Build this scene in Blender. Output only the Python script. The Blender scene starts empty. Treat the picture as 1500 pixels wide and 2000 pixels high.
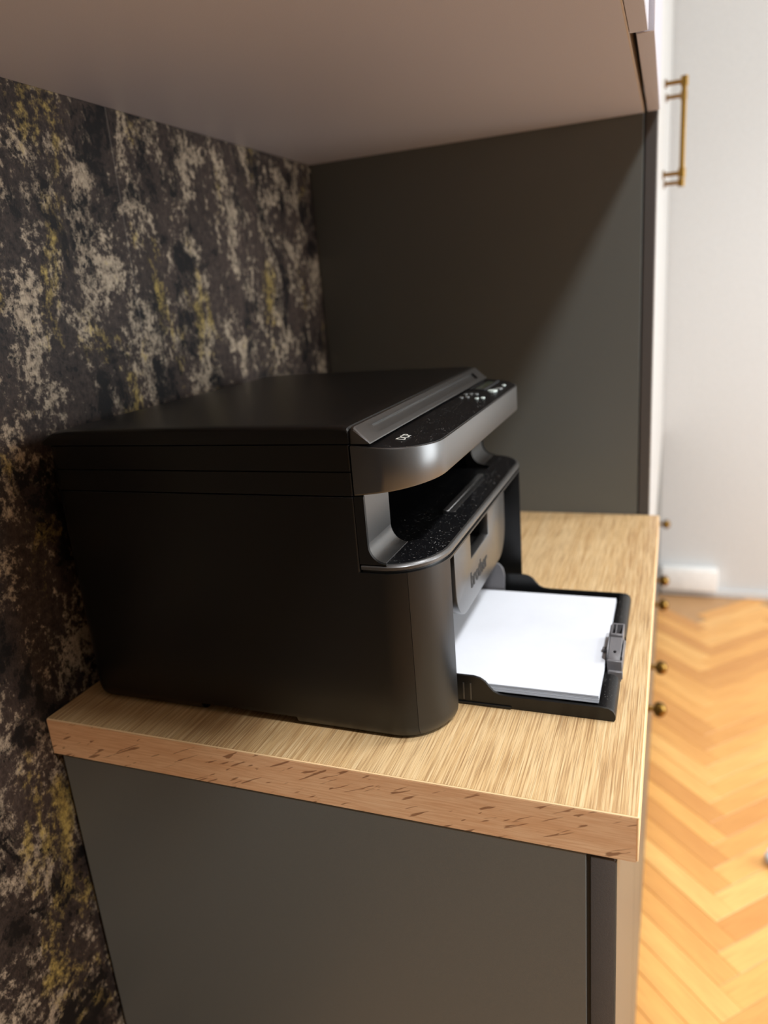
import bpy, bmesh, math, random
from mathutils import Vector, Matrix
R = math.radians
random.seed(7)
S = bpy.context.scene
COL = S.collection

# ------------------------------------------------------------------ camera
cam = bpy.data.cameras.new('camera'); camo = bpy.data.objects.new('camera', cam); COL.objects.link(camo)
camo.location = (0.5436, -0.4501, 0.3576)
camo.rotation_euler = (R(73.5513), R(4.5783), R(20.6511))
cam.sensor_fit = 'HORIZONTAL'; cam.sensor_width = 36.0; cam.lens = 36.0 * 1440.6 / 1500.0
cam.clip_start = 0.01; cam.clip_end = 50
cam.dof.use_dof = True; cam.dof.focus_distance = 0.58; cam.dof.aperture_fstop = 5.2
S.camera = camo

# ------------------------------------------------------------------ world, lamps, exposure
wd = bpy.data.worlds.new('world'); S.world = wd; wd.use_nodes = True
wd.node_tree.nodes['Background'].inputs[0].default_value = (1.0, 0.93, 0.84, 1)
wd.node_tree.nodes['Background'].inputs[1].default_value = 0.05
def lamp(name, loc, size, watt, col):
    l = bpy.data.lights.new(name, 'AREA'); l.shape = 'DISK'; l.size = size; l.energy = watt; l.color = col; l.spread = R(125)
    o = bpy.data.objects.new(name, l); COL.objects.link(o); o.location = loc
    return o
WARM = (0.96, 0.98, 1.0)
lamp('ceiling_lamp_light', (1.15, -0.70, 1.74), 0.22, 20, WARM)
lamp('ceiling_lamp_light', (1.15, 0.45, 1.74), 0.22, 4.5, WARM)
lamp('ceiling_lamp_light', (1.90, 1.10, 1.74), 0.22, 8, WARM)
fill_ = lamp('fill_light', (2.93, 1.10, 0.45), 1.0, 52, (0.90, 0.96, 1.0))  # added fill light, brightens the faces turned to the right
fill_.data.spread = R(180); fill_.data.shape = 'RECTANGLE'; fill_.data.size = 1.5; fill_.data.size_y = 1.7; fill_.rotation_euler = (R(90), 0, R(90))
vs = S.view_settings
vs.view_transform = 'Standard'; vs.look = 'None'; vs.gamma = 1.0; vs.use_curve_mapping = False
vs.exposure = 0.50

# ------------------------------------------------------------------ helpers
def srgb(r, g, b):
    f = lambda c: (c / 255 / 12.92) if c / 255 <= 0.04045 else ((c / 255 + 0.055) / 1.055) ** 2.4
    return (f(r), f(g), f(b), 1)
class NT:
    def __init__(s, name):
        s.m = bpy.data.materials.new(name); s.m.use_nodes = True; s.t = s.m.node_tree
        s.p = s.t.nodes['Principled BSDF']
    def n(s, typ, **kw):
        nd = s.t.nodes.new(typ)
        for k, v in kw.items():
            if k.startswith('i_'): nd.inputs[k[2:].replace('_', ' ')].default_value = v
            else: setattr(nd, k, v)
        return nd
    def l(s, a, b): s.t.links.new(a, b)
    def coord(s, scale=(1, 1, 1), rot=(0, 0, 0), loc=(0, 0, 0)):
        tc = s.n('ShaderNodeTexCoord'); mp = s.n('ShaderNodeMapping')
        mp.inputs['Scale'].default_value = scale; mp.inputs['Rotation'].default_value = rot; mp.inputs['Location'].default_value = loc
        s.l(tc.outputs['Object'], mp.inputs['Vector']); return mp.outputs['Vector']
    def noise(s, vec, scale, detail=4, rough=.5, dist=0):
        nd = s.n('ShaderNodeTexNoise'); nd.inputs['Scale'].default_value = scale; nd.inputs['Detail'].default_value = detail
        nd.inputs['Roughness'].default_value = rough; nd.inputs['Distortion'].default_value = dist
        s.l(vec, nd.inputs['Vector']); return nd.outputs['Fac']
    def ramp(s, fac, stops):
        r = s.n('ShaderNodeValToRGB'); e = r.color_ramp.elements
        while len(e) < len(stops): e.new(.5)
        for k, (pos, c) in enumerate(stops):
            e[k].position = pos; e[k].color = c if not isinstance(c, (int, float)) else (c, c, c, 1)
        s.l(fac, r.inputs['Fac']); return r.outputs['Color']
    def mix(s, fac, a, b, mode='MIX'):
        m = s.n('ShaderNodeMix', data_type='RGBA', blend_type=mode)
        for sock, v in ((m.inputs[0], fac), (m.inputs[6], a), (m.inputs[7], b)):
            if hasattr(v, 'is_output'): s.l(v, sock)
            else: sock.default_value = v
        return m.outputs[2]
    def math(s, op, a, b=0.5):
        m = s.n('ShaderNodeMath', operation=op)
        for k, v in ((0, a), (1, b)):
            if hasattr(v, 'is_output'): s.l(v, m.inputs[k])
            else: m.inputs[k].default_value = v
        return m.outputs[0]
    def bump(s, h, strength=.2, dist=.001):
        b = s.n('ShaderNodeBump'); b.inputs['Strength'].default_value = strength; b.inputs['Distance'].default_value = dist
        s.l(h, b.inputs['Height']); s.l(b.outputs['Normal'], s.p.inputs['Normal'])
    def base(s, v):
        if hasattr(v, 'is_output'): s.l(v, s.p.inputs['Base Color'])
        else: s.p.inputs['Base Color'].default_value = v
def simple(name, col, rough=.5, metal=0, spec=.5, grain=None, gs=.1, gd=.0002):
    t = NT(name); v = t.coord()
    n1 = t.noise(v, grain or 60, 5, .6)
    lo = tuple(c * .93 for c in col[:3]) + (1,); hi = tuple(min(1, c * 1.07) for c in col[:3]) + (1,)
    t.base(t.ramp(n1, [(.3, lo), (.7, hi)]))
    t.p.inputs['Roughness'].default_value = rough; t.p.inputs['Metallic'].default_value = metal
    t.p.inputs['Specular IOR Level'].default_value = spec
    if gs: t.bump(n1, gs, gd)
    return t.m

M = {}
M['plastic'] = simple('black_satin_plastic', srgb(11, 11, 11), .36, spec=.45, grain=1500, gs=.1, gd=.0001)
M['plastic_front'] = simple('black_front_plastic', srgb(38, 37, 36), .37, spec=1.0, grain=1500, gs=.05, gd=.0001)
M['plastic_front'].node_tree.nodes['Principled BSDF'].inputs['Coat Weight'].default_value = .8; M['plastic_front'].node_tree.nodes['Principled BSDF'].inputs['Coat Roughness'].default_value = .3
M['plastic_lit'] = simple('black_plastic_lit', srgb(16, 16, 16), .36, spec=.65, grain=1500, gs=.05, gd=.0001)  # body plastic again, base lifted to stand for light on the front
M['inner'] = simple('matt_black_plastic', srgb(9, 9, 10), .6, grain=800)
M['grey_plastic'] = simple('grey_plastic', srgb(104, 102, 104), .42, grain=900)
M['white_ink'] = simple('white_ink', srgb(215, 214, 205), .5, gs=0)
M['light_button'] = simple('pale_button', srgb(205, 215, 208), .3, gs=0)
M['dim_button'] = simple('grey_button', srgb(120, 122, 120), .35, gs=0)
M['display'] = simple('display_glass', srgb(72, 78, 66), .12, gs=0)
M['paper'] = simple('white_paper', srgb(212, 215, 222), .75, grain=6, gs=0)
M['paper_side'] = simple('paper_edge', srgb(205, 203, 208), .8, grain=400, gs=0)
M['taupe'] = simple('taupe_laminate', srgb(186, 182, 190), .40, grain=1400, gs=.25, gd=.0002)
M['taupe_edge'] = simple('pale_edge_band', srgb(190, 174, 158), .45, gs=0)
M['graphite'] = simple('graphite_laminate', srgb(95, 96, 92), .36, grain=1600, gs=.3, gd=.0002)
M['graphite_edge'] = simple('graphite_edge_band', srgb(74, 70, 68), .5, grain=900, gs=.6, gd=.0006)
M['cream'] = simple('cream_lacquer', srgb(192, 191, 188), .30, gs=0)
M['white_wall'] = simple('white_wall_paint', srgb(208, 209, 209), .7, grain=120, gs=.05)
M['dim_wall'] = simple('grey_wall_paint', srgb(70, 66, 64), .8, grain=120, gs=.05)
M['ceiling'] = simple('ceiling_paint', srgb(240, 239, 236), .7, gs=0)
M['brass'] = simple('aged_brass', srgb(132, 100, 48), .28, metal=1, grain=200, gs=.05)
M['lamp'] = simple('lamp_metal', srgb(225, 222, 215), .4, gs=0)

# glossy black with lint and dust on it
t = NT('dusty_black_plastic'); v = t.coord()
d1 = t.ramp(t.noise(v, 620, 2, .5), [(.66, 0.0), (.74, 1.0)])
d2 = t.ramp(t.noise(v, 90, 4, .6), [(.45, 0.0), (.7, 1.0)])
f = t.math('MULTIPLY', d1, t.math('ADD', t.math('MULTIPLY', d2, .8), .2))
t.base(t.mix(f, srgb(10, 10, 12), srgb(190, 188, 184))); t.p.inputs['Roughness'].default_value = .36; t.p.inputs['Specular IOR Level'].default_value = .25
M['dusty'] = t.m

# wallpaper: charcoal plaster with worn beige and gold patches
t = NT('distressed_wallpaper')
v = t.coord((1, 1, .75)); vf = t.coord((1, 1, 1))
big = t.noise(v, 19, 10, .72, .3)
fine = t.noise(vf, 120, 6, .72)
weave = t.noise(t.coord((1, 1, .25)), 900, 2, .5)
tone = t.ramp(t.noise(v, 5, 6, .6), [(.35, srgb(24, 20, 19)), (.65, srgb(62, 51, 45))])
mott = t.ramp(fine, [(.35, srgb(16, 13, 14)), (.62, srgb(86, 73, 66))])
c0 = t.mix(.45, tone, mott)
bm_ = t.math('ADD', t.math('MULTIPLY', big, .64), t.math('MULTIPLY', fine, .36))
beige = t.ramp(bm_, [(.505, 0.0), (.56, 1.0)])
c1 = t.mix(beige, c0, t.ramp(fine, [(.3, srgb(94, 82, 70)), (.7, srgb(178, 162, 140))]))
g2 = t.noise(t.coord((1, 1, .6), loc=(3.3, 1.7, 5.1)), 12, 10, .70, .4)
gm = t.ramp(t.math('ADD', t.math('MULTIPLY', g2, .75), t.math('MULTIPLY', fine, .25)), [(.55, 0.0), (.62, 1.0)])
c2 = t.mix(gm, c1, t.ramp(fine, [(.3, srgb(98, 82, 44)), (.7, srgb(172, 150, 86))]))
k2 = t.noise(t.coord((1, 1, .8), loc=(7.7, 4.2, 1.3)), 16, 9, .7, .3)
km = t.ramp(t.math('ADD', t.math('MULTIPLY', k2, .7), t.math('MULTIPLY', fine, .3)), [(.515, 0.0), (.555, 1.0)])
c3 = t.mix(km, c2, srgb(19, 16, 16))
c4 = t.mix(.35, c3, t.ramp(weave, [(.35, .25), (.65, .9)]), 'OVERLAY')
sx = t.n('ShaderNodeSeparateXYZ'); tcw = t.n('ShaderNodeTexCoord'); t.l(tcw.outputs['Object'], sx.inputs[0])
seam = t.math('MULTIPLY', t.math('LESS_THAN', t.math('ABSOLUTE', t.math('SUBTRACT', sx.outputs[1], .2345)), .0007), .35)
c4 = t.mix(seam, c4, srgb(120, 112, 104))
t.base(c4); t.p.inputs['Roughness'].default_value = .6; t.p.inputs['Specular IOR Level'].default_value = .2
t.bump(t.math('ADD', t.math('MULTIPLY', bm_, .6), t.math('MULTIPLY', weave, .4)), .5, .0015)
M['wallpaper'] = t.m

# light oak laminate, grain along Y
t = NT('oak_laminate')
lines = t.noise(t.coord((1, .016, 1)), 950, 4, .6, .12)
lines2 = t.noise(t.coord((1, .012, 1), loc=(2, 1, 0)), 1500, 2, .5)
broad = t.noise(t.coord((1, .12, 1)), 16, 4, .55, .6)
c = t.ramp(broad, [(.3, srgb(182, 144, 98)), (.55, srgb(200, 165, 116)), (.75, srgb(206, 176, 132))])
c = t.mix(t.ramp(lines, [(.48, 0.0), (.64, 1.0)]), c, srgb(216, 188, 144))
c = t.mix(t.math('MULTIPLY', t.ramp(lines, [(.36, 1.0), (.48, 0.0)]), .65), c, srgb(146, 110, 72))
c = t.mix(t.math('MULTIPLY', t.ramp(lines2, [(.38, 1.0), (.46, 0.0)]), .55), c, srgb(124, 90, 56))
t.base(c); t.p.inputs['Roughness'].default_value = .45
t.bump(lines, .3, .0004)
M['oak'] = t.m

# beech edge band, grain along X with short dark flecks
t = NT('beech_edge_band')
g = t.noise(t.coord((.05, 1, 1)), 700, 3, .55, .2)
g2 = t.noise(t.coord((.12, 1, 1)), 60, 4, .6, .5)
mpf = t.n('ShaderNodeMapping', vector_type='TEXTURE'); mpf.inputs['Rotation'].default_value = (0, R(-24), 0); mpf.inputs['Scale'].default_value = (3.6, 1, .42)
tcf = t.n('ShaderNodeTexCoord'); t.l(tcf.outputs['Object'], mpf.inputs['Vector'])
fl = t.noise(mpf.outputs['Vector'], 125, 2, .5, .5)
c = t.ramp(g2, [(.3, srgb(224, 176, 132)), (.7, srgb(238, 198, 156))])
c = t.mix(t.math('MULTIPLY', t.ramp(g, [(.4, 1.0), (.6, 0.0)]), .4), c, srgb(200, 142, 98))
c = t.mix(t.math('MULTIPLY', t.ramp(fl, [(.345, 1.0), (.375, 0.0)]), .75), c, srgb(120, 74, 44))
t.base(c); t.p.inputs['Roughness'].default_value = .5
t.bump(g, .3, .0004)
M['beech'] = t.m
M['edge_line'] = simple('pale_wood_edge', srgb(232, 196, 148), .5, gs=0)

# parquet planks, tint by object
t = NT('oak_parquet')
oi = t.n('ShaderNodeObjectInfo')
g = t.noise(t.coord((.06, 1, 1)), 160, 4, .6, .4)
b = t.noise(t.coord((.3, 1, 1)), 18, 3, .5, .6)
c = t.ramp(oi.outputs['Random'], [(0, srgb(206, 142, 74)), (.3, srgb(222, 160, 86)), (.65, srgb(234, 172, 94)), (1, srgb(242, 188, 112))])
c = t.mix(t.math('MULTIPLY', t.ramp(g, [(.35, 1.0), (.6, 0.0)]), .35), c, srgb(176, 108, 48))
c = t.mix(t.math('MULTIPLY', b, .25), c, srgb(244, 190, 116))
t.base(c); t.p.inputs['Roughness'].default_value = .38
t.p.inputs['Coat Weight'].default_value = .15
t.bump(g, .1, .0003)
M['parquet'] = t.m
M['floor_base'] = simple('parquet_joint', srgb(190, 148, 104), .5, grain=40)

ORIG = {}
def finish(me, smooth=40):
    if smooth:
        me.polygons.foreach_set('use_smooth', [True] * len(me.polygons))
        me.set_sharp_from_angle(angle=R(smooth))
    me.update()
def tag(o, label=None, cat=None, group=None, kind=None):
    for k, v in (('label', label), ('category', cat), ('group', group), ('kind', kind)):
        if v: o[k] = v
    return o
def thing(name, loc, label=None, cat=None, group=None, kind=None):
    o = bpy.data.objects.new(name, None); COL.objects.link(o); o.location = loc; o.empty_display_size = .05
    ORIG[o.name] = Vector(loc); return tag(o, label, cat, group, kind)
def obj(name, bm, mat, parent=None, smooth=40, origin=None):
    """bm is in world coordinates; the object is placed so that it stays there"""
    me = bpy.data.meshes.new(name)
    bmesh.ops.recalc_face_normals(bm, faces=bm.faces[:])
    po = ORIG[parent.name] if parent else Vector((0, 0, 0))
    og = Vector(origin) if origin is not None else po
    bmesh.ops.translate(bm, vec=-og, verts=bm.verts[:])
    bm.to_mesh(me); bm.free(); finish(me, smooth)
    o = bpy.data.objects.new(name, me); COL.objects.link(o)
    me.materials.append(M[mat] if isinstance(mat, str) else mat)
    o.location = og - po
    if parent: o.parent = parent
    ORIG[o.name] = og
    return o
def box(x0, x1, y0, y1, z0, z1, bev=0, seg=2, bm=None):
    b = bm or bmesh.new()
    r = bmesh.ops.create_cube(b, size=1)
    for v in r['verts']:
        v.co = Vector((x0 + (v.co.x + .5) * (x1 - x0), y0 + (v.co.y + .5) * (y1 - y0), z0 + (v.co.z + .5) * (z1 - z0)))
    if bev:
        es = list({e for v in r['verts'] for e in v.link_edges})
        bmesh.ops.bevel(b, geom=es, offset=bev, segments=seg, affect='EDGES', profile=.5)
    return b
def loft(rings, bm=None, cap=True):
    b = bm or bmesh.new()
    vr = [[b.verts.new(p) for p in r] for r in rings]
    for a, c in zip(vr, vr[1:]):
        n = len(a)
        for i in range(n): b.faces.new((a[i], a[(i + 1) % n], c[(i + 1) % n], c[i]))
    if cap: b.faces.new(vr[0][::-1]); b.faces.new(vr[-1])
    return b
def bevel_sharp(b, off, seg=2, ang=40):
    es = [e for e in b.edges if len(e.link_faces) == 2 and e.calc_face_angle(0) > R(ang)]
    bmesh.ops.bevel(b, geom=es, offset=off, segments=seg, affect='EDGES', profile=.5)
    return b
def prism(poly, axis, a, c, bm=None):
    """poly of 2-d points extruded along axis: 'x' -> (y,z), 'y' -> (x,z), 'z' -> (x,y)"""
    f = {'x': lambda p, h: (h, p[0], p[1]), 'y': lambda p, h: (p[0], h, p[1]), 'z': lambda p, h: (p[0], p[1], h)}[axis]
    return loft([[f(p, a) for p in poly], [f(p, c) for p in poly]], bm)
def tube(p0, p1, r, seg=16, bm=None, r1=None):
    p0, p1 = Vector(p0), Vector(p1); d = (p1 - p0).normalized()
    u = d.orthogonal().normalized(); w = d.cross(u); r1 = r if r1 is None else r1
    ring = lambda p, q: [p + (u * math.cos(2 * math.pi * k / seg) + w * math.sin(2 * math.pi * k / seg)) * q for k in range(seg)]
    return loft([ring(p0, r), ring(p1, r1)], bm)
def cut(bm, *cutters):
    """boolean difference on a bmesh"""
    def tmp(b):
        bmesh.ops.recalc_face_normals(b, faces=b.faces[:])
        me = bpy.data.meshes.new('tmp'); b.to_mesh(me); b.free()
        o = bpy.data.objects.new('tmp', me); COL.objects.link(o); return o
    o = tmp(bm); cs = [tmp(c) for c in cutters]
    for c in cs:
        md = o.modifiers.new('b', 'BOOLEAN'); md.operation = 'DIFFERENCE'; md.object = c; md.solver = 'EXACT'
    dg = bpy.context.evaluated_depsgraph_get(); dg.update()
    b = bmesh.new(); b.from_mesh(o.evaluated_get(dg).to_mesh())
    for x in [o] + cs:
        me = x.data; bpy.data.objects.remove(x); bpy.data.meshes.remove(me)
    return b
def join(a, *others):
    for b in others:
        me = bpy.data.meshes.new('tmp'); b.to_mesh(me); b.free(); a.from_mesh(me); bpy.data.meshes.remove(me)
    return a
def arc(cx, cy, rx, ry, a0, a1, n=10):
    return [(cx + rx * math.cos(R(a0 + (a1 - a0) * k / n)), cy + ry * math.sin(R(a0 + (a1 - a0) * k / n))) for k in range(n + 1)]
def text_bm(s, size, ext, bold=0, frame=None, fill='BOTH', space=1.0):
    """frame: (origin, right, up) world vectors"""
    cu = bpy.data.curves.new('t', 'FONT'); cu.body = s; cu.size = size; cu.extrude = ext; cu.offset = bold; cu.space_character = space
    o = bpy.data.objects.new('t', cu); COL.objects.link(o)
    dg = bpy.context.evaluated_depsgraph_get(); dg.update()
    b = bmesh.new(); b.from_mesh(o.evaluated_get(dg).to_mesh())
    bpy.data.objects.remove(o); bpy.data.curves.remove(cu)
    og, rt, up = map(Vector, frame); nn = rt.cross(up)
    for v in b.verts: v.co = og + rt * v.co.x + up * v.co.y + nn * v.co.z
    return b

# ------------------------------------------------------------------ the room
ZF = -0.84; YW = 2.40; XR = 3.0; YB = -3.2; ZC = 1.78
def struct(name, bm, mat, label=None):
    o = obj(name, bm, mat, None, 0); o['kind'] = 'structure'
    if label: o['label'] = label
    return o
struct('wall_left', box(-.12, 0, YB, YW, ZF, ZC), 'wallpaper', 'dark wallpaper with worn beige and gold patches')
struct('wall_far', box(-.12, XR + .1, YW, YW + .1, ZF, ZC), 'white_wall', 'white painted wall beyond the parquet floor')
struct('wall_right', box(XR, XR + .1, YB, YW, ZF, ZC), 'white_wall', 'white painted wall outside the frame')
struct('wall_behind', box(-.12, XR + .1, YB - .1, YB, ZF, ZC), 'dim_wall', 'grey wall behind the viewpoint')
struct('ceiling', box(-.12, XR + .1, YB - .1, YW + .1, ZC, ZC + .1), 'ceiling', 'plain white ceiling')
floor = struct('floor', box(-.12, XR + .1, YB - .1, YW + .1, ZF - .06, ZF - .002), 'floor_base', 'herringbone parquet floor in warm honey oak')
# invented frame around the added fill light at the right-hand wall (out of view)
fill_fr = struct('fill_frame', join(box(XR - .05, XR - .001, .28, .34, -.45, 1.36), box(XR - .05, XR - .001, 1.86, 1.92, -.45, 1.36), box(XR - .05, XR - .001, .34, 1.86, 1.30, 1.36), box(XR - .07, XR - .001, .30, 1.90, -.48, -.42)), 'ceiling', 'added white frame around the fill light at the right wall')
# herringbone planks
pw, pn = .05, 6
bmk = box(0, pw * pn - .0008, 0, pw - .0008, -.012, 0, .0007, 1)
plank_me = bpy.data.meshes.new('plank'); bmk.to_mesh(plank_me); bmk.free(); finish(plank_me, 0); plank_me.materials.append(M['parquet'])
u = Vector((1, 1, 0)) / math.sqrt(2); w_ = Vector((-1, 1, 0)) / math.sqrt(2)
spots = []
for a in range(-70, 90):
    for b in range(-4, 8):
        c0 = (a + pn * b, a - pn * b)
        for kind in (0, 1):
            uu, vv = (c0[0], c0[1]) if kind == 0 else (c0[0] + 1, c0[1] + 1)
            p = Vector((.685, .62, ZF)) + (u * uu + w_ * vv) * pw
            mid = p + (u if kind == 0 else w_) * pw * pn / 2
            if .40 < mid.x < 1.62 and -.55 < mid.y < 2.28: spots.append((mid.y + .6 * abs(mid.x - .75), kind, p))
            elif .40 < mid.x < 1.62 and 2.28 <= mid.y < 2.34 and kind == 0 and p.y + .22 < YW: spots.append((mid.y, kind, p))
spots.sort(key=lambda q: abs(q[2].x - .75) + .05 * abs(q[2].y - 1.2))
for _, kind, p in spots[:300]:
    o = bpy.data.objects.new('plank', plank_me); COL.objects.link(o); o.parent = floor
    o.location = p + Vector((0, 0, random.uniform(-.0003, .0003))); o.rotation_euler = (0, 0, R(45) if kind == 0 else R(135))

# ------------------------------------------------------------------ worktop
WX, WT, WL = .531, .0373, .703
wt = thing('worktop', (0.26, 0.35, -WT), 'light oak laminate worktop with a beech edge band, carrying the black printer', 'worktop')
obj('board', box(.0015, WX - .0016, .0016, WL - .001, -WT, 0), 'oak', wt, 0)
eb = obj('edge_band', box(.0015, WX - .0016, 0, .0016, -WT, -.0012), 'beech', wt, 0); eb['label'] = 'beech-coloured end band with short dark flecks'
eb = obj('edge_strip', box(.0015, WX, 0.0002, .0018, -.0014, -.0001, .0004, 1), 'edge_line', wt, 0); eb['label'] = 'pale line along the top of the end band'
eb = obj('edge_band', box(WX - .0016, WX, 0.0006, WL - .001, -WT, -.0002, .0005, 1), 'edge_line', wt, 0); eb['label'] = 'pale wood band along the front edge'

# ------------------------------------------------------------------ base cabinet below
bc = thing('base_cabinet', (.25, .35, ZF), 'dark graphite cabinet under the oak worktop', 'cabinet')
sp = obj('side_panel', box(.011, .4955, .001, .019, ZF + .001, -WT - .0008, .0006, 1), 'graphite', bc)
obj('side_panel', box(.011, .4955, .683, .701, ZF + .001, -WT - .0008), 'graphite', bc)
obj('back_panel', box(.008, .011, .003, .70, ZF + .08, -WT - .003), 'inner', bc, 0)
obj('bottom_board', box(.012, .4955, .019, .683, ZF + .08, ZF + .098), 'graphite', bc, 0)
obj('top_rail', box(.40, .4955, .019, .683, -WT - .02, -WT - .002), 'inner', bc, 0)
obj('plinth', box(.44, .455, .019, .683, ZF + .001, ZF + .08), 'graphite', bc, 0)
obj('dark_gap', box(.4955, .4985, .004, .690, ZF + .1, -WT - .004), 'inner', bc, 0)  # matt black strip standing in for the dark gap behind the doors
for y0, y1 in ((.0015, .3495), (.3525, .701)):
    d = obj('door', box(.4985, .5155, y0, y1, ZF + .03, -WT - .003, .0008, 2), 'graphite_edge', bc)
    obj('door_front', box(.5155, .5168, y0 + .0006, y1 - .0006, ZF + .031, -WT - .004), 'graphite', d, 0)

# ------------------------------------------------------------------ upper cabinet
ZU = .5612; YU0 = -.24
uc = thing('upper_cabinet', (.25, .2, ZU), 'taupe wall cabinet overhead with a door slightly ajar', 'cabinet')
obj('carcass', box(.001, .4975, YU0, .7015, ZU, 1.20), 'taupe', uc, 0)
e = obj('edge_band', box(.4975, .4990, YU0, .7015, ZU, ZU + .018), 'taupe_edge', uc, 0); e['label'] = 'pale edge band along the front of the underside'
for y0, y1, aj in ((YU0 + .001, .0005, 0), (.0035, .3345, 0), (.3395, .7010, .0045)):
    b = box(.4994, .5153, y0, y1, ZU + .0004, 1.199, .0008, 1)
    if aj:   # hung at the far side, a little open at the near side
        bmesh.ops.translate(b, vec=(.0034, 0, 0), verts=b.verts[:])
        bmesh.ops.rotate(b, cent=(.5023, y1, 0), matrix=Matrix.Rotation(R(.28), 3, 'Z'), verts=b.verts[:])
    d = obj('door', b, 'taupe', uc)
    if aj: d['label'] = 'cabinet door standing slightly open'

# ------------------------------------------------------------------ tall cabinets further on
knob_me = handle_me = None
def lathe_x(prof, seg=20):
    """profile of (x, r) turned round the X axis"""
    b = bmesh.new()
    rings = [[(x, r * math.cos(2 * math.pi * k / seg), r * math.sin(2 * math.pi * k / seg)) for k in range(seg)] for x, r in prof]
    return loft(rings, b)
kb = lathe_x([(0, .0085), (.0025, .0085), (.004, .0048), (.011, .0045), (.0125, .0085), (.0145, .0118), (.0175, .0138), (.0185, .0140), (.0192, .0131), (.0200, .0140),
              (.0225, .0145), (.0233, .0136), (.0241, .0143), (.0275, .0128), (.031, .0098), (.0335, .0060), (.0345, .0015)])
knob_me = bpy.data.meshes.new('knob'); bmesh.ops.recalc_face_normals(kb, faces=kb.faces[:]); kb.to_mesh(knob_me); kb.free(); finish(knob_me, 50); knob_me.materials.append(M['brass'])
def knob(parent, y, z, x=.517):
    o = bpy.data.objects.new('knob', knob_me); COL.objects.link(o); o.parent = parent
    o.location = Vector((x, y, z)) - ORIG[parent.name]; o['label'] = 'round ringed brass knob'
def bar_handle(parent, y, z0, z1, x=.517):
    b = tube((x + .032, y, z0 - .006), (x + .032, y, z1 + .006), .0045)
    for z in (z0, z1):
        tube((x, y, z), (x + .031, y, z), .0038, 12, b)
        tube((x, y, z), (x + .003, y, z), .008, 16, b)
        tube((x + .032, y, z - .008), (x + .032, y, z + .008), .0064, 16, b)
    h = obj('handle', b, 'brass', parent); h['label'] = 'slim brass bar handle'
def tall(y0, y1, knobs, hy, hz, label, first=False):
    c = thing('tall_cabinet', (.25, (y0 + y1) / 2, ZF), label, 'cabinet', 'tall cabinets in a row')
    s_ = obj('side_panel', box(.001, .4985, y0, y0 + .018, ZF + .001, 1.75, .0006, 1), 'graphite', c)
    obj('side_panel', box(.001, .4985, y1 - .018, y1, ZF + .001, 1.75), 'graphite', c)
    obj('carcass', box(.002, .49, y0 + .018, y1 - .018, ZF + .06, 1.745), 'graphite', c, 0)
    obj('dark_gap', box(.4985, .5005, y0 + .004, y1 - .004, ZF + .05, 1.74), 'inner', c, 0)  # black strip again, darkening the gap behind door and drawers
    d = obj('door', box(.5005, .5155, y0 + .001, y1 - .001, -.205, 1.749, .0008, 1), 'graphite_edge', c)
    obj('door_front', box(.5155, .517, y0 + .0016, y1 - .0016, -.204, 1.748), 'cream', d, 0)
    if hy: bar_handle(d, hy, *hz)
    for z0, z1, kk in ((-.62, -.208, knobs), (ZF + .03, -.623, ())):
        dr = obj('drawer', box(.5005, .5155, y0 + .001, y1 - .001, z0, z1, .0008, 1), 'graphite_edge', c)
        obj('drawer_front', box(.5155, .517, y0 + .0016, y1 - .0016, z0 + .001, z1 - .001), 'graphite', dr, 0)
        for y, z in kk: knob(dr, y, z)
tall(.703, 1.167, ((.825, -.411), (.985, -.411)), 1.10, (.524, .672), 'tall cabinet at the worktop end, its dark graphite side facing the printer')
tall(1.168, 1.632, ((1.30, -.411), (1.455, -.411)), 1.24, (.522, .676), 'second tall cabinet from the worktop with a brass bar handle')
tall(1.633, YW - .002, ((1.93, -.410),), None, None, 'tall cabinet standing against the white far wall')

# ------------------------------------------------------------------ small things by the far wall and on the floor
o = obj('skirting_box', box(.525, .722, YW - .045, YW - .001, ZF + .03, ZF + .115, .004, 2), 'cream', None, 40, origin=(.64, YW - .02, ZF + .03))
o.data.materials[0] = M['ceiling']; tag(o, 'low white box fixed to the far white wall just above the floor', 'box')
b = box(.522, XR - .002, YW - .016, YW - .001, ZF, ZF + .028, .002, 1)
o = obj('baseboard_far', b, 'white_wall', None, 0); o['kind'] = 'structure'; o['label'] = 'narrow white skirting along the far wall'
b = bmesh.new(); bmesh.ops.create_icosphere(b, subdivisions=3, radius=.021)
for v_ in b.verts:
    q = v_.co.normalized(); k = .78 + .30 * abs(math.sin(5 * q.x + 2.2 * q.y) * math.cos(4 * q.z - 3 * q.y)) + random.uniform(-.05, .05)
    v_.co *= k; v_.co.z *= .8
zm = min(v_.co.z for v_ in b.verts)
bmesh.ops.translate(b, vec=(.772, .985, ZF - zm + .0005), verts=b.verts[:])
o = obj('paper_scrap', b, 'paper', None, 20, origin=(.772, .985, ZF)); tag(o, 'small crumpled white scrap lying on the parquet floor', 'paper')

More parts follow.
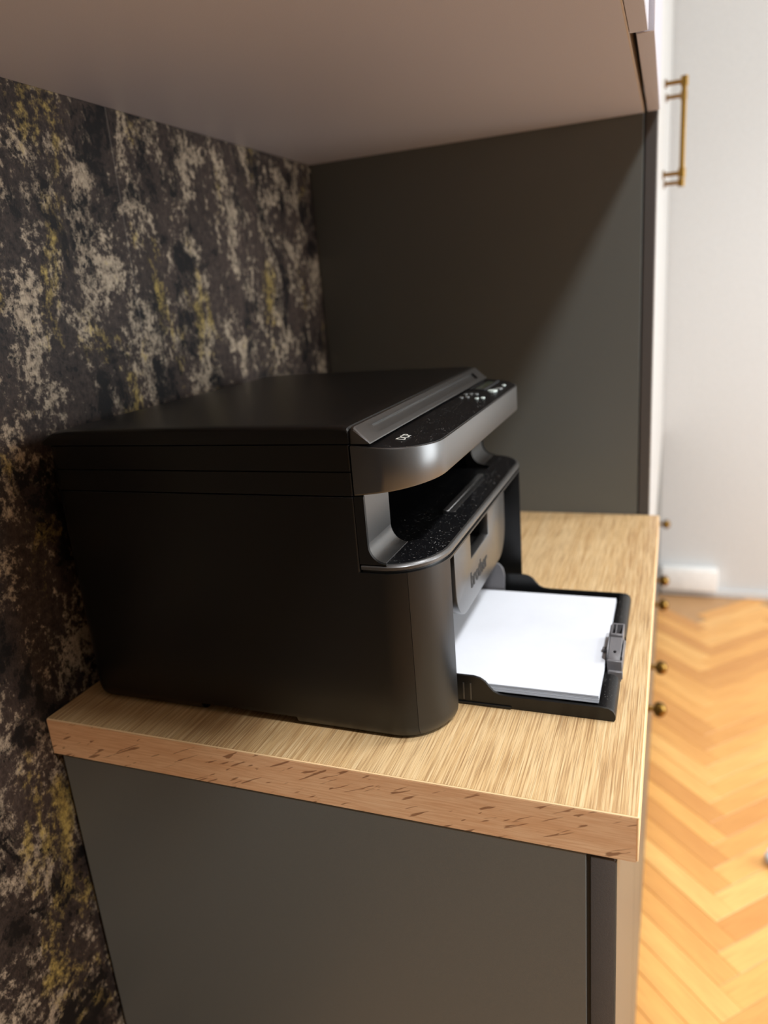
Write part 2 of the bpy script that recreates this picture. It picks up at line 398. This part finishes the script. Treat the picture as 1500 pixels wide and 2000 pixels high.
# ------------------------------------------------------------------ printer
PX0, PX1, PY0, PY1 = .022, .380, .045, .432
PYC = (PY0 + PY1) / 2
mir = lambda y: 2 * PYC - y
pr = thing('printer', (.20, PYC, 0), 'black multifunction laser printer on the oak worktop with its paper tray folded open', 'printer')
def outline(x0, x1, y0, y1, rx, ry, rb, i=0.0, n=12):
    pts = []
    pts += arc(x1 - rx, y0 + ry, rx - i, ry - i, -90, 0, n)
    pts += arc(x1 - rx, y1 - ry, rx - i, ry - i, 0, 90, n)
    pts += arc(x0 + rb, y1 - rb, rb - i if rb > i else .0005, rb - i if rb > i else .0005, 90, 180, 6)
    pts += arc(x0 + rb, y0 + rb, rb - i if rb > i else .0005, rb - i if rb > i else .0005, 180, 270, 6)
    return pts
def stack(levels, *a): return loft([[(x, y, z) for x, y in outline(*a, i)] for z, i in levels])
# body: lower box with the rounded front corners, upper box behind the paper bay
low = stack([(0, .009), (.002, .0055), (.005, .0025), (.010, .0006), (.014, 0), (.1497, 0)], PX0, PX1, PY0, PY1, .044, .052, .014)
low = cut(low, box(.345, .5, .090, mir(.090), -.02, .1478),
          box(.19, .36, .106, mir(.106), -.02, .062),
          box(.146, .245, .02, .085, -.02, .0095), box(.146, .245, mir(.085), mir(.02), -.02, .0095))
up = stack([(.1497, 0), (.2106, 0), (.2112, .0006)], PX0, .3192, PY0, PY1, .002, .002, .014)
up = cut(up, box(.12, .4, .101, mir(.101), .1502, .203))
me_ = bpy.data.meshes.new('tmp'); low.to_mesh(me_); low2 = bmesh.new(); low2.from_mesh(me_); bpy.data.meshes.remove(me_)
low = cut(low, box(.3560, .5, 0, .5, -.02, .2))
posts = cut(low2, box(-.1, .3563, 0, .5, -.02, .2))
obj('body', join(low, up), 'plastic', pr)
fp = obj('front_frame', posts, 'plastic_lit', pr, 30); fp['label'] = 'rounded front posts with the tray mouth between them'
# scanner layers above the body
b = stack([(.2117, .0007), (.2123, 0), (.2303, 0), (.2308, .0006)], PX0, .3192, PY0 + .0003, PY1 - .0003, .002, .002, .014); obj('top_cover', b, 'plastic', pr)
b = stack([(.2310, .0007), (.2315, 0), (.2516, 0), (.2521, .0006)], PX0 + .0005, .3192, PY0 + .0003, PY1 - .0003, .002, .002, .014); obj('scanner_unit', b, 'plastic', pr)
# lid: profile lofted across the width with rounded side edges
lp = [(.3192, .2527), (.3192, .2632), (.3180, .2650), (.3145, .2662), (.30, .2666), (.20, .2668), (.075, .2664), (.050, .2655), (.034, .2640), (.0275, .2618), (.0240, .2590), (.0225, .2550), (.0225, .2527)]
def section(prof, zb, y, k, dx=0): return [(x, y, zb + (z - zb) * k) for x, z in prof]
ks = [(0, .74), (.0006, .84), (.0016, .91), (.0035, .96), (.007, .99), (.011, 1)]
sec = [section(lp, .2527, PY0 + .0005 + d, k) for d, k in ks] + [section(lp, .2527, PY1 - .0005 - d, k) for d, k in ks[::-1]]
lid = obj('lid', loft(sec), 'plastic', pr, 30)
sp_ = [(.3196, .2520), (.3196, .2640), (.3212, .2652), (.3228, .2648), (.3350, .2528), (.3354, .2520)]
ks = [(0, .78), (.0007, .90), (.0018, .97), (.0032, 1)]
sec = [section(sp_, .2520, PY0 + .0035 + d, k) for d, k in ks] + [section(sp_, .2520, PY1 - .0035 - d, k) for d, k in ks[::-1]]
strip = loft(sec)
strip = cut(strip, prism([(.3265, .2620), (.3325, .2562), (.3302, .2538), (.3242, .2596)], 'y', .078, .400))
s2 = obj('lid_front_edge', strip, 'plastic_front', lid, 12); s2['label'] = 'sloping grey-black front edge of the lid with a long finger groove'
# control panel
def front_shape(xb, i=0.0, n=14, y0=PY0, y1=PY1, xf=PX1, rx=.044, ry=.052):
    return [(xb, y0 + i)] + arc(xf - rx, y0 + ry, rx - i, ry - i, -90, 0, n) + arc(xf - rx, y1 - ry, rx - i, ry - i, 0, 90, n) + [(xb, y1 - i)]
zt = lambda x: .2512 - .0048 * (x - .3205) / .06
zb_ = lambda x: .2122 + .0072 * max(0, (x - .3205)) / .06
cp = loft([[(x, y, zb_(x) + .0006) for x, y in front_shape(.3203, .0016)],
           [(x, y, zb_(x)) for x, y in front_shape(.3203, .0010)], [(x, y, zb_(x) + .0012) for x, y in front_shape(.3203, .0003)],
           [(x, y, zt(x) - .0012) for x, y in front_shape(.3203, .0003)], [(x, y, zt(x) - .0003) for x, y in front_shape(.3203, .0007)], [(x, y, zt(x)) for x, y in front_shape(.3203, .0016)]])
cpo = obj('control_panel', cp, 'plastic_front', pr, 30)
ov = loft([[(x, y, zt(x) - .0002) for x, y in front_shape(.3206, .0020)], [(x, y, zt(x) + .0003) for x, y in front_shape(.3206, .0022)]])
ovo = obj('panel_top', ov, 'dusty', cpo, 30); ovo['label'] = 'glossy black panel top with specks of dust'
def button(x, y, lx, ly, mat, name='button', h=.0012, lab=None):
    z = zt(x) + .0002
    b_ = prism([(x + px, y + py) for px, py in arc(0, 0, lx / 2, ly / 2, 0, 330, 11)], 'z', z, z + h)
    o_ = obj(name, bevel_sharp(b_, .0003, 1), mat, cpo, 30)
    if lab: o_['label'] = lab
button(.3636, .3352, .0105, .0135, 'light_button', lab='large pale start button', h=.0018)
button(.3662, .3560, .0080, .0100, 'dim_button')
for x, y in ((.3639, .2889), (.3589, .2830), (.3479, .2882), (.3430, .2824), (.3464, .3087), (.3520, .3100), (.3417, .3050), (.3660, .3820)):
    button(x, y, .0045, .0065, 'light_button' if x > .358 else 'dim_button')
x0, x1 = .3375, .3525
fr = cut(box(x0 - .002, x1 + .002, .338, .412, zt(.346) - .001, zt(.346) + .0016, .0005, 1), box(x0, x1, .341, .409, zt(.346) + .0004, zt(.346) + .01))
fo = obj('display', fr, 'inner', cpo); obj('screen', box(x0 + .0002, x1 - .0002, .3412, .4088, zt(.346) + .0002, zt(.346) + .0007), 'display', fo, 0)
b = text_bm('DCP', .0105, .00012, .0001, ((.3530, .0745, zt(.349) + .0006), (0, 1, -.0), (-1, 0, .08)), space=1.02)
obj('lettering', b, 'white_ink', cpo, 0)['label'] = 'white letters DCP'
# columns beside the output bay, rounding into the ledge
colp = [(.3194, .2117), (.3262, .2117), (.3262, .1725)] + arc(.3262 + .0145, .1725, .0145, .0150, 180, 268, 8) + [(.3405, .1568), (.3194, .1568)]
for y0, y1 in ((PY0 + .0004, PY0 + .0034), (PY1 - .0034, PY1 - .0004)):
    obj('bay_rim', bevel_sharp(prism([(x + (.0012 if x > .32 else 0), z) for x, z in colp], 'y', y0, y1), .0010, 2, 50), 'plastic', pr, 35)
for y0, y1 in ((PY0 + .0036, .1008), (mir(.1008), PY1 - .0036)):
    obj('bay_column', bevel_sharp(prism(colp, 'y', y0, y1), .0012, 2, 50), 'plastic_front', pr, 35)
# ledge with chamfered rim, its inner edge cut out
lg = loft([[(x, y, .1497) for x, y in front_shape(.3203, .0030)], [(x, y, .1517) for x, y in front_shape(.3203, .0030)],
           [(x, y, .1517) for x, y in front_shape(.3203, .0012)], [(x, y, .1524) for x, y in front_shape(.3203, .0002)],
           [(x, y, .1548) for x, y in front_shape(.3203, .0002)], [(x, y, .1566) for x, y in front_shape(.3203, .0018)], [(x, y, .1570) for x, y in front_shape(.3203, .0030)]])
inner = [(.31, .1015), (.341, .1015), (.3495, .110), (.3495, mir(.110)), (.341, mir(.1015)), (.31, mir(.1015))]
lg = cut(lg, prism(inner, 'z', .1512, .17), box(.3515, .3570, .187, .330, .1520, .17))
lgo = obj('ledge', lg, 'plastic_front', pr, 30)
tp = [(x, y) for x, y in front_shape(.3300, .0036)]
lt = loft([[(x, y, .1568) for x, y in tp], [(x, y, .1573) for x, y in tp]])
lt = cut(lt, prism(inner, 'z', .15, .17), box(.3515, .3570, .187, .330, .1520, .17))
obj('ledge_top', lt, 'dusty', lgo, 30)
ot = prism([(.3490, .1548), (.30, .1532), (.125, .1512), (.125, .1506), (.3490, .1506)], 'y', .1025, mir(.1025))
obj('output_tray', ot, 'dusty', pr, 30)
obj('output_flap', box(.3445, .3508, .189, .330, .1545, .1582, .0006, 1), 'plastic_front', pr)
# front cover with rounded lower corners, grip hole and maker's name
yc0, yc1, zc0, zc1, rc = .134, .342, .066, .1476, .034
cv = [(yc0, zc1)] + arc(yc0 + rc, zc0 + rc, rc, rc, 180, 270, 10) + arc(yc1 - rc, zc0 + rc, rc, rc, 270, 360, 10) + [(yc1, zc1)]
cvb = cut(prism(cv, 'x', .3600, .3702), box(.34, .40, .190, .2625, .1105, .1425))
fc = obj('front_cover', bevel_sharp(cvb, .0009, 2, 50), 'plastic_front', pr, 35)
pk = cut(box(.347, .3598, .186, .266, .1065, .1465), box(.350, .37, .189, .263, .1095, .1435))
obj('grip_pocket', pk, 'inner', fc, 0)
b = text_bm('brother', .0215, .0003, .00055, ((.3703, .184, .0825), (0, 1, 0), (0, 0, 1)), space=.98)
obj('lettering', b, 'inner', fc, 0)['label'] = 'raised dark letters brother'
# folded-out paper tray
ty0, ty1 = .115, mir(.115)
tr = obj('paper_tray', box(.22, .4935, ty0 + .002, ty1 - .002, .0008, .0034), 'inner', pr, 0)
wallp = [(.215, .0006), (.5065, .0006), (.5075, .0025), (.5072, .0060), (.5055, .0095), (.5020, .0117), (.495, .0122), (.418, .0122), (.4095, .0130), (.4045, .0155), (.4010, .0195),
         (.3975, .0240), (.3930, .0270), (.3870, .0284), (.215, .0284)]
for y0, y1 in ((ty0, ty0 + .0026), (ty1 - .0026, ty1)):
    b = prism(wallp, 'y', y0, y1); bevel_sharp(b, .0004, 1, 60)
    wl = obj('tray_side', b, 'plastic', tr, 35)
    out = -1 if y0 < .2 else 1
    ys = y0 if out < 0 else y1
    for xx in (.3770, .3835):
        obj('catch', box(xx, xx + .0013, min(ys, ys + out * .0007), max(ys, ys + out * .0007), .005, .0215, .0002, 1), 'plastic_front', tr, 0)
    obj('flange', box(.372, .42, min(ys, ys + out * .0014), max(ys, ys + out * .0014), .0006, .0030, .0003, 1), 'plastic', tr, 0)
lipp = [(.4955, .0006), (.5070, .0006), (.5076, .0025), (.5072, .0060), (.5055, .0092), (.5025, .0112), (.4985, .0118), (.4955, .0116)]
for y0, y1 in ((ty0 + .0026, .1745), (.262, ty1 - .0026)):
    obj('tray_lip', bevel_sharp(prism(lipp, 'y', y0, y1), .0005, 1, 60), 'dusty', tr, 35)
obj('tray_rail', box(.4925, .4955, ty0 + .0026, ty1 - .0026, .0006, .0040), 'inner', tr, 0)
# grey paper stop on the tray lip
st = obj('paper_stop', box(.4957, .5078, .1815, .2600, .0008, .0042, .0005, 1), 'grey_plastic', pr); st['label'] = 'grey sliding paper stop at the end of the tray'
obj('stop_foot', box(.4962, .5090, .1815, .1850, .0030, .0105, .0006, 1), 'grey_plastic', st)
obj('stop_rib', box(.4945, .5080, .1905, .1940, .0030, .0165, .0006, 1), 'grey_plastic', st)
rp = [(.1940, .0040), (.1940, .0150), (.2090, .0215), (.2215, .0262), (.2215, .0040)]
rb = cut(prism(rp, 'x', .4950, .5062), tube((.5003, .1990, .030), (.5003, .2085, .010), .0014))
obj('stop_ramp', bevel_sharp(rb, .0004, 1, 50), 'grey_plastic', st)
hl = cut(box(.4950, .5068, .2215, .2475, .0040, .0285, .0006, 1), box(.4966, .4993, .2245, .2445, .012, .04), box(.5003, .5055, .2245, .2445, .012, .04))
obj('stop_head', hl, 'grey_plastic', st)
obj('press_plate', box(.4936, .4949, .1950, .2480, .0100, .0262, .0005, 1), 'grey_plastic', st)
obj('nub', box(.4885, .4937, .2120, .2175, .0135, .0170, .0004, 1), 'grey_plastic', st)
obj('side_spring', box(.5070, .5082, .1940, .2300, .0030, .0200, .0005, 1), 'grey_plastic', st)
# paper guides inside the mouth
gp = [(.335, .0036), (.3655, .0036), (.3665, .030), (.3650, .0385), (.3610, .0440), (.3560, .0458), (.350, .0462), (.335, .0462)]
for y in (.1262, mir(.1292)):
    obj('paper_guide', bevel_sharp(prism(gp, 'y', y, y + .003), .0005, 1, 60), 'grey_plastic', pr, 35)

# ------------------------------------------------------------------ paper in the tray
ps = thing('paper_stack', (.35, PYC, .0040), 'stack of blank white paper lying in the open printer tray', 'paper')
obj('lift_plate', box(.26, .488, .140, .337, .0034, .0058), 'inner', tr, 0)
z = .0059
for k in range(7):
    dy = random.uniform(-.0005, .0005); dx = random.uniform(-.0007, .0003); th = (.0014, .0004, .0014, .0004, .0013, .0004, .0014)[k]
    inset = .0009 if k % 2 else 0
    obj('sheet_bundle', box(.198 + dx, .4930 + dx - inset, .1325 + dy + inset, .3445 + dy - inset, z, z + th), 'paper_side' if k % 2 else 'paper', ps, 0)
    z += th + .00005

# ------------------------------------------------------------------ ceiling lamp fittings (above the frame)
for i, (x, y) in enumerate(((1.15, -.70), (1.15, .45), (1.90, 1.10))):
    c = thing('ceiling_lamp', (x, y, ZC), ['round ceiling lamp nearest the viewpoint', 'round ceiling lamp beside the worktop', 'round ceiling lamp nearest the white far wall'][i], 'lamp', 'ceiling lamps in a row')
    b = bmesh.new()
    seg = 32
    ring = lambda r, zz: [(x + r * math.cos(2 * math.pi * k / seg), y + r * math.sin(2 * math.pi * k / seg), zz) for k in range(seg)]
    loft([ring(.115, ZC - .0005), ring(.135, ZC - .0005), ring(.135, ZC - .045), ring(.115, ZC - .045), ring(.115, ZC - .0005)], b, cap=False)
    obj('lamp_ring', b, 'lamp', c, 40)
